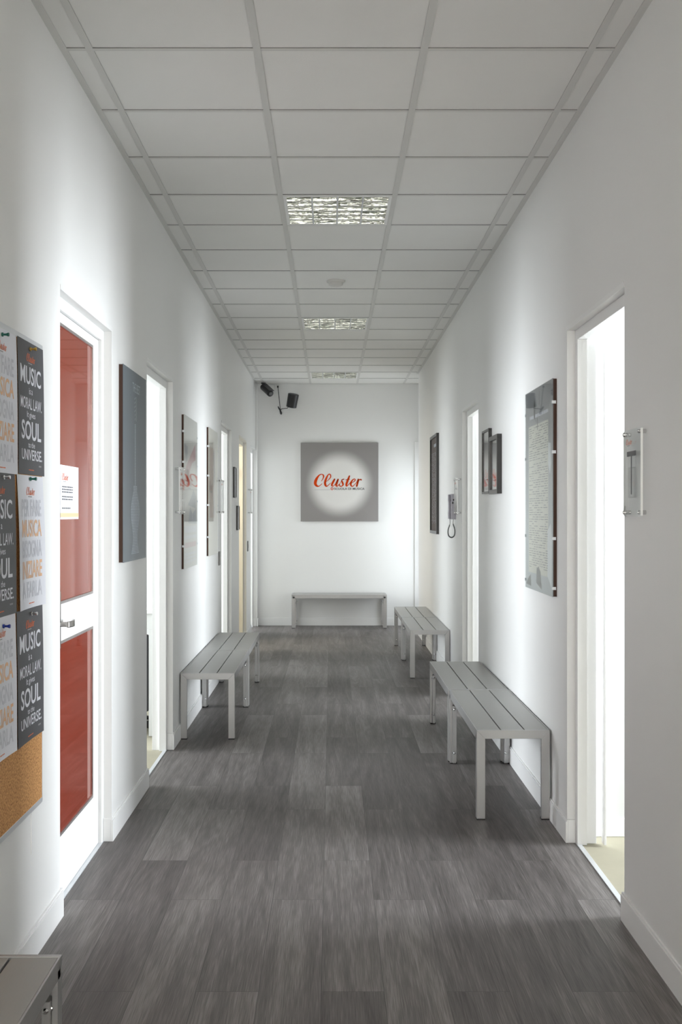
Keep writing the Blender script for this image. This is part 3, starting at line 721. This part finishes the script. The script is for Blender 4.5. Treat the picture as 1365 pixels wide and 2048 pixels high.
mb.build('instrument_shapes', dk, t)
wm = mat('white_instrument_ink', (0.62, 0.65, 0.66, 1), 0.5)
mb = MB(); mb.poly([S2(.60, .72), S2(.66, .715), S2(.67, .62), S2(.64, .57), S2(.60, .62)]); mb.poly([S2(.58, .30), S2(.66, .34), S2(.69, .25), S2(.68, .04), S2(.58, .09)])
mb.build('white_shapes', wm, t)
MB().pbox(pl, 0, .71, 0, 1.01, 0.0185, 0.0205).build('glass_pane', M['glass'], t)
clips(t, pl, 0.71, 1.01, 0.0195, (0.04, 0.27, 0.67, 0.90))
# E: framed pictures on the right wall
def framed(pl, wd, ht, th, fw, pm, lab, group=None, deco=None, fm=None, glass=True):
    t = thing('framed_picture', pl.P(wd/2, 0, 0), lab, 'framed picture', group)
    mb = MB()
    mb.pbox(pl, 0, wd, 0, fw, 0, th); mb.pbox(pl, 0, wd, ht-fw, ht, 0, th); mb.pbox(pl, 0, fw, fw, ht-fw, 0, th); mb.pbox(pl, wd-fw, wd, fw, ht-fw, 0, th)
    mb.build('frame', fm or M['blackframe'], t, bevel=0.0012)
    MB().pbox(pl, fw, wd-fw, fw, ht-fw, 0.001, th*0.45).build('print', pm, t)
    if deco: deco(t, lambda u, v: pl.P(u, v, th*0.45+0.0005))
    if glass: MB().pbox(pl, fw, wd-fw, fw, ht-fw, th*0.6, th*0.6+0.002).build('glass_pane', M['glass'], t)
    return t
g1 = grad_mat('grey_gradient_print', srgb(205, 205, 205), srgb(95, 90, 90), 0.0, 0.42)
def dec(t, S): logo(t, S, 0.06, 0.105, 0.22, M['ink_red'], M['ink_dark'], detail=False)
framed(right_plane(7.41, 1.576), 0.32, 0.422, 0.022, 0.014, g1, 'thin black framed grey print, partly behind another frame, beside the second right doorway', 'pair of black framed prints', dec)
framed(right_plane(7.02, 1.567), 0.345, 0.365, 0.030, 0.028, g1, 'thick black framed grey print with red lettering, in front of a thinner frame', 'pair of black framed prints', lambda t, S: logo(t, S, 0.06, 0.10, 0.22, M['ink_red'], M['ink_dark'], detail=False))
gm = mat('taupe_print', (0.17, 0.15, 0.145, 1), 0.8, spec=0.15, noise=0.1, nscale=10)
def dec2(t, S):
    a = MB(); r_ = random.Random(21); v = .90
    dashes(a, S, .30, .60, .86, .03, r_, .03, .05, .01)
    v = .80
    while v > .09:
        dashes(a, S, .06, .64, v, .004, r_, .01, .05, .03, 0.8); v -= .014
    a.build('lettering', M['ink_pale'], t)
framed(right_plane(11.27, 1.243), 0.70, 0.98, 0.026, 0.03, gm, 'tall dark framed poster of small pale text lines near the end of the right wall', None, dec2, glass=False)
# small frames edge-on on the left wall
wp = mat('plain_white_print', (0.66, 0.68, 0.67, 1), 0.6)
framed(left_plane(10.83, 1.60), 0.21, 0.305, 0.018, 0.010, wp, 'small black framed print, upper of the two between left doorways', 'small black frames on the left wall')
framed(left_plane(11.20, 1.272), 0.21, 0.25, 0.018, 0.010, wp, 'small black framed print, lower of the two between left doorways', 'small black frames on the left wall')

# ------------------------------------------------------------------ acrylic door signs
def sign(pl, lab, letter=True, st=0.026):
    wd, ht = 0.21, 0.297
    t = thing('door_sign', pl.P(wd/2, 0, 0), lab, 'door sign', 'acrylic door signs on chrome stand-offs')
    MB().pbox(pl, 0, wd, 0, ht, st, st+0.007).build('acrylic_panel', M['clear'], t)
    e = MB()
    for u in (-0.0004, wd): MB().pbox(pl, u, u+0.0004, 0.004, ht-0.004, st-0.0002, st+0.0072).build('panel_edge_glow', M['edge_glow'], t)
    for u in (0.014, wd-0.014):
        for v in (0.014, ht-0.014):
            c = MB(); c.cyl(pl.P(u, v, 0), pl.P(u, v, st), 0.0075, 14); c.cyl(pl.P(u, v, st+0.007), pl.P(u, v, st+0.012), 0.0075, 14); c.cyl(pl.P(u, v, st+0.012), pl.P(u, v, st+0.014), 0.004, 12)
            c.build('stand_off', M['chrome'], t, smooth=True)
    S = lambda u, v: pl.P(u, v, st+0.0078)
    logo(t, S, 0.035, 0.246, 0.07, M['ink_orange'], M['ink_dim'], detail=False)
    if letter:
        a = MB(); a.poly([S(.045, .205), S(.155, .205), S(.155, .222), S(.045, .222)]); a.poly([S(.094, .075), S(.106, .075), S(.106, .205), S(.094, .205)])
        a.build('letter', M['ink_dark'], t)
    return t
sign(right_plane(3.817, 1.436), 'clear acrylic sign with a letter T on chrome stand-offs, nearest on the right wall', True, 0.014)
sign(right_plane(8.97, 1.436), 'clear acrylic sign between the intercom and the second right doorway', False)
sign(left_plane(6.80, 1.440), 'clear acrylic sign beside the first bright left doorway, before the collage poster', False)
sign(left_plane(9.345, 1.442), 'clear acrylic sign between the beige poster and the next left doorway', False)
sign(left_plane(12.75, 1.438), 'clear acrylic sign farthest along the left wall, near the end wall', False)

# light switches
def switch(y, z, lab):
    pl = left_plane(y, z-0.06)
    t = thing('light_switch', pl.P(0.04, 0.06), lab, 'light switch', 'grey light switches on the left wall')
    MB().pbox(pl, 0, 0.08, 0, 0.12, 0, 0.010).build('cover_plate', M['plate'], t, bevel=0.002)
    MB().pbox(pl, 0.026, 0.054, 0.04, 0.08, 0.010, 0.016).build('rocker', M['white_plastic'], t, bevel=0.001)
switch(9.43, 1.056, 'light switch below the acrylic sign after the beige poster')
switch(12.66, 1.064, 'light switch farthest along the left wall, near the end wall')

# ------------------------------------------------------------------ intercom phone
pl = right_plane(9.27, 1.395)
t = thing('intercom_phone', pl.P(0.06, 0.0), 'lilac grey wall intercom handset with a hanging grey cord loop', 'intercom')
MB().pbox(pl, 0, 0.13, 0, 0.212, 0, 0.038).build('base', M['intercom'], t, bevel=0.004)
hs = MB()
prof = [(0.004, 0.043), (0.004, 0.055), (0.05, 0.056), (0.07, 0.053), (0.14, 0.053), (0.16, 0.056), (0.208, 0.055), (0.208, 0.043), (0.16, 0.040), (0.14, 0.043), (0.07, 0.043), (0.05, 0.040)]
hs.prism([pl.P(0.02, v, h_) for v, h_ in prof], pl.P(0.075, 0)-pl.P(0.02, 0)); hs.build('handset', M['intercom'], t, bevel=0.002)
MB().pbox(pl, 0.085, 0.100, 0.150, 0.165, 0.038, 0.041).pbox(pl, 0.129, 0.132, 0.155, 0.170, 0.012, 0.024).pbox(pl, 0.129, 0.131, 0.13, 0.145, 0.02, 0.032).build('button', M['black'], t)
# coiled cord: helix round a teardrop loop
lp = catmull([(0.016, 0.002, 0), (0.020, -0.035, 0), (0.006, -0.085, 0), (0.010, -0.135, 0), (0.034, -0.152, 0), (0.058, -0.135, 0), (0.062, -0.090, 0), (0.046, -0.038, 0), (0.048, 0.006, 0)], 8)
Q = lambda h_, v, u: pl.P(0.10+u, v, h_)
MB().tube([Q(a_, b_, 0) for a_, b_, _ in lp], 0.0022, 6).build('cord_core', M['cord'], t, smooth=True)
core = lp[9:-9]; hx = []
for i in range(len(core)-1):
    for q in range(8):
        f_ = q/8; u = core[i][0]*(1-f_)+core[i+1][0]*f_; v = core[i][1]*(1-f_)+core[i+1][1]*f_
        du, dv = core[i+1][0]-core[i][0], core[i+1][1]-core[i][1]; l = math.hypot(du, dv) or 1
        ph = q*2*math.pi/8
        hx.append(Q(u-dv/l*0.004*math.cos(ph), v+du/l*0.004*math.cos(ph), 0.004*math.sin(ph)))
MB().tube(hx, 0.0022, 5).build('coiled_cord', M['cord'], t, smooth=True)

# ------------------------------------------------------------------ end wall: sign, camera, speaker
cx, cz = 0.106, 1.845
t = thing('logo_sign', (cx, YB-0.03, cz), 'square grey sign with pale disc and red script logo, centred on the end wall', 'sign')
MB().box((cx-0.5, YB-0.028, cz-0.505), (cx+0.5, YB, cz+0.505)).build('panel', M['sign'], t, bevel=0.002)
pl = back_plane(cx-0.5, cz-0.505, YB-0.0285)
S = lambda u, v: pl.P(u, v, 0.0008)
logo(t, S, 0.178, 0.45, 0.605, M['ink_red'], M['ink_dark'], M['ink_dim'])

def P3(px, py, d): return V(((px-663)*d/2190, d, 1.448-(py-1026)*d/2190))
# security camera hung from the ceiling edge
a, b = P3(527, 774, 13.95), P3(541, 787, 13.75)
t = thing('security_camera', P3(528, 768, 13.95), 'black bullet security camera in the upper left corner of the end wall', 'security camera')
ax = (b-a).normalized()
MB().tube([a-ax*0.01, a, b, b+ax*0.004], [0.03, 0.042, 0.042, 0.036], 20).build('body', M['black'], t, smooth=True)
MB().tube([b+ax*0.004, b+ax*0.010], [0.022, 0.020], 16).build('lens', M['ink_dark'], t, smooth=True)
sd_ = ax.cross(V((0, 0, 1))).normalized(); upv = sd_.cross(ax).normalized()
hood = [a+upv*0.045-sd_*0.036, a+upv*0.045+sd_*0.036, b+ax*0.03+upv*0.045+sd_*0.036, b+ax*0.03+upv*0.045-sd_*0.036]
MB().prism(hood, upv*0.004).build('sun_hood', M['black'], t, bevel=0.001)
MB().tube([a+upv*0.03, (a.x+0.0, a.y+0.03, ZC-0.03), (a.x, a.y+0.03, ZC)], 0.010, 10).cyl((a.x, a.y+0.03, ZC-0.012), (a.x, a.y+0.03, ZC), 0.03, 16).build('bracket', M['black'], t, smooth=True)
# loudspeaker
c0, c1 = P3(583, 814, 13.97), P3(587.5, 788.5, 13.93)
t = thing('loudspeaker', P3(585, 801, 14.0), 'small black cylindrical loudspeaker high on the end wall, trailing a cable', 'loudspeaker')
ax = (c1-c0).normalized()
MB().tube([c0-ax*0.004, c0, c1, c1+ax*0.004], [0.058, 0.066, 0.070, 0.064], 28).build('cabinet', M['black'], t, smooth=True)
MB().tube([c1+ax*0.003, c1+ax*0.006], [0.055, 0.052], 24).build('top_cap', M['ink_dark'], t, smooth=True)
mid = (c0+c1)/2
MB().cyl(mid, (mid.x, YB, mid.z), 0.014, 12).cyl((mid.x, YB-0.01, mid.z), (mid.x, YB, mid.z), 0.035, 16).build('bracket', M['black'], t, smooth=True)
t = thing('speaker_cable', P3(560, 800, 14.09), 'black cable with a tied bundle hanging left of the loudspeaker', 'cable')
w1 = [P3(*p, 14.08) for p in ((556, 773), (557.5, 785), (559, 800), (560.5, 814), (562, 822))]
w2 = [P3(*p, 14.07) for p in ((561, 821), (564, 817.5), (570, 817), (575, 816.5), (577, 814))]
MB().tube(w1, 0.004, 8).tube(w2, 0.004, 8).build('wire', M['black'], t, smooth=True)
MB().tube([P3(*p, 14.07) for p in ((556.5, 813), (558.5, 817), (560.5, 820), (562.5, 826), (562.8, 829))], [0.007, 0.010, 0.009, 0.015, 0.008], 10).build('bundle', M['black'], t, smooth=True)
MB().tube([P3(556, 771.5, 14.08), P3(556.2, 775.5, 14.08)], 0.010, 10).build('plug', M['black'], t, smooth=True)
# pale junction covers beside them
for px, wd in ((544, 0.07), (559, 0.08)):
    p = P3(px, 775, 14.09)
    tag(MB().box((p.x-wd/2, YB-0.008, p.z-0.06), (p.x+wd/2, YB, p.z+0.035)).build('cover_plate', M['wall'], bevel=0.002),
        'blank white cover plate ' + ('right of the black camera' if px < 550 else 'behind the hanging speaker cable'), 'cover plate', 'blank cover plates')

# ------------------------------------------------------------------ what shows in the first bright doorway
t = thing('desk', (-1.5, 7.4, 0), 'white desk inside the first bright room on the left', 'desk')
MB().box((-1.140, 7.03, 0.800), (-1.95, 7.7, 0.825)).build('desk_top', M['desk'], t, bevel=0.002)
MB().box((-1.145, 7.05, 0.70), (-1.94, 7.07, 0.80)).build('apron', M['desk'], t, bevel=0.001)
MB().box((-1.148, 7.05, 0.012), (-1.176, 7.68, 0.70)).box((-1.915, 7.05, 0.01), (-1.94, 7.68, 0.70)).build('side_panel', M['desk'], t, bevel=0.001)
t = thing('office_chair', (-1.42, 7.32, 0), 'black chair tucked under the white desk, a sliver visible in the doorway', 'chair')
MB().box((-1.19, 7.12, 0.42), (-1.62, 7.50, 0.49)).build('seat', M['black'], t, bevel=0.02)
MB().box((-1.182, 7.085, 0.16), (-1.60, 7.13, 0.66)).build('backrest', M['black'], t, bevel=0.015)
MB().cyl((-1.42, 7.31, 0.08), (-1.42, 7.31, 0.42), 0.025).build('column', M['black'], t, smooth=True)
for k in range(5):
    an = k*2*math.pi/5+0.3
    MB().tube([(-1.42, 7.31, 0.10), (-1.42+0.2*math.cos(an), 7.31+0.2*math.sin(an), 0.07)], [0.022, 0.014], 8).cyl((-1.42+0.2*math.cos(an), 7.31+0.2*math.sin(an)-0.015, 0.028), (-1.42+0.2*math.cos(an), 7.31+0.2*math.sin(an)+0.015, 0.028), 0.026, 14).build('leg', M['black'], t)
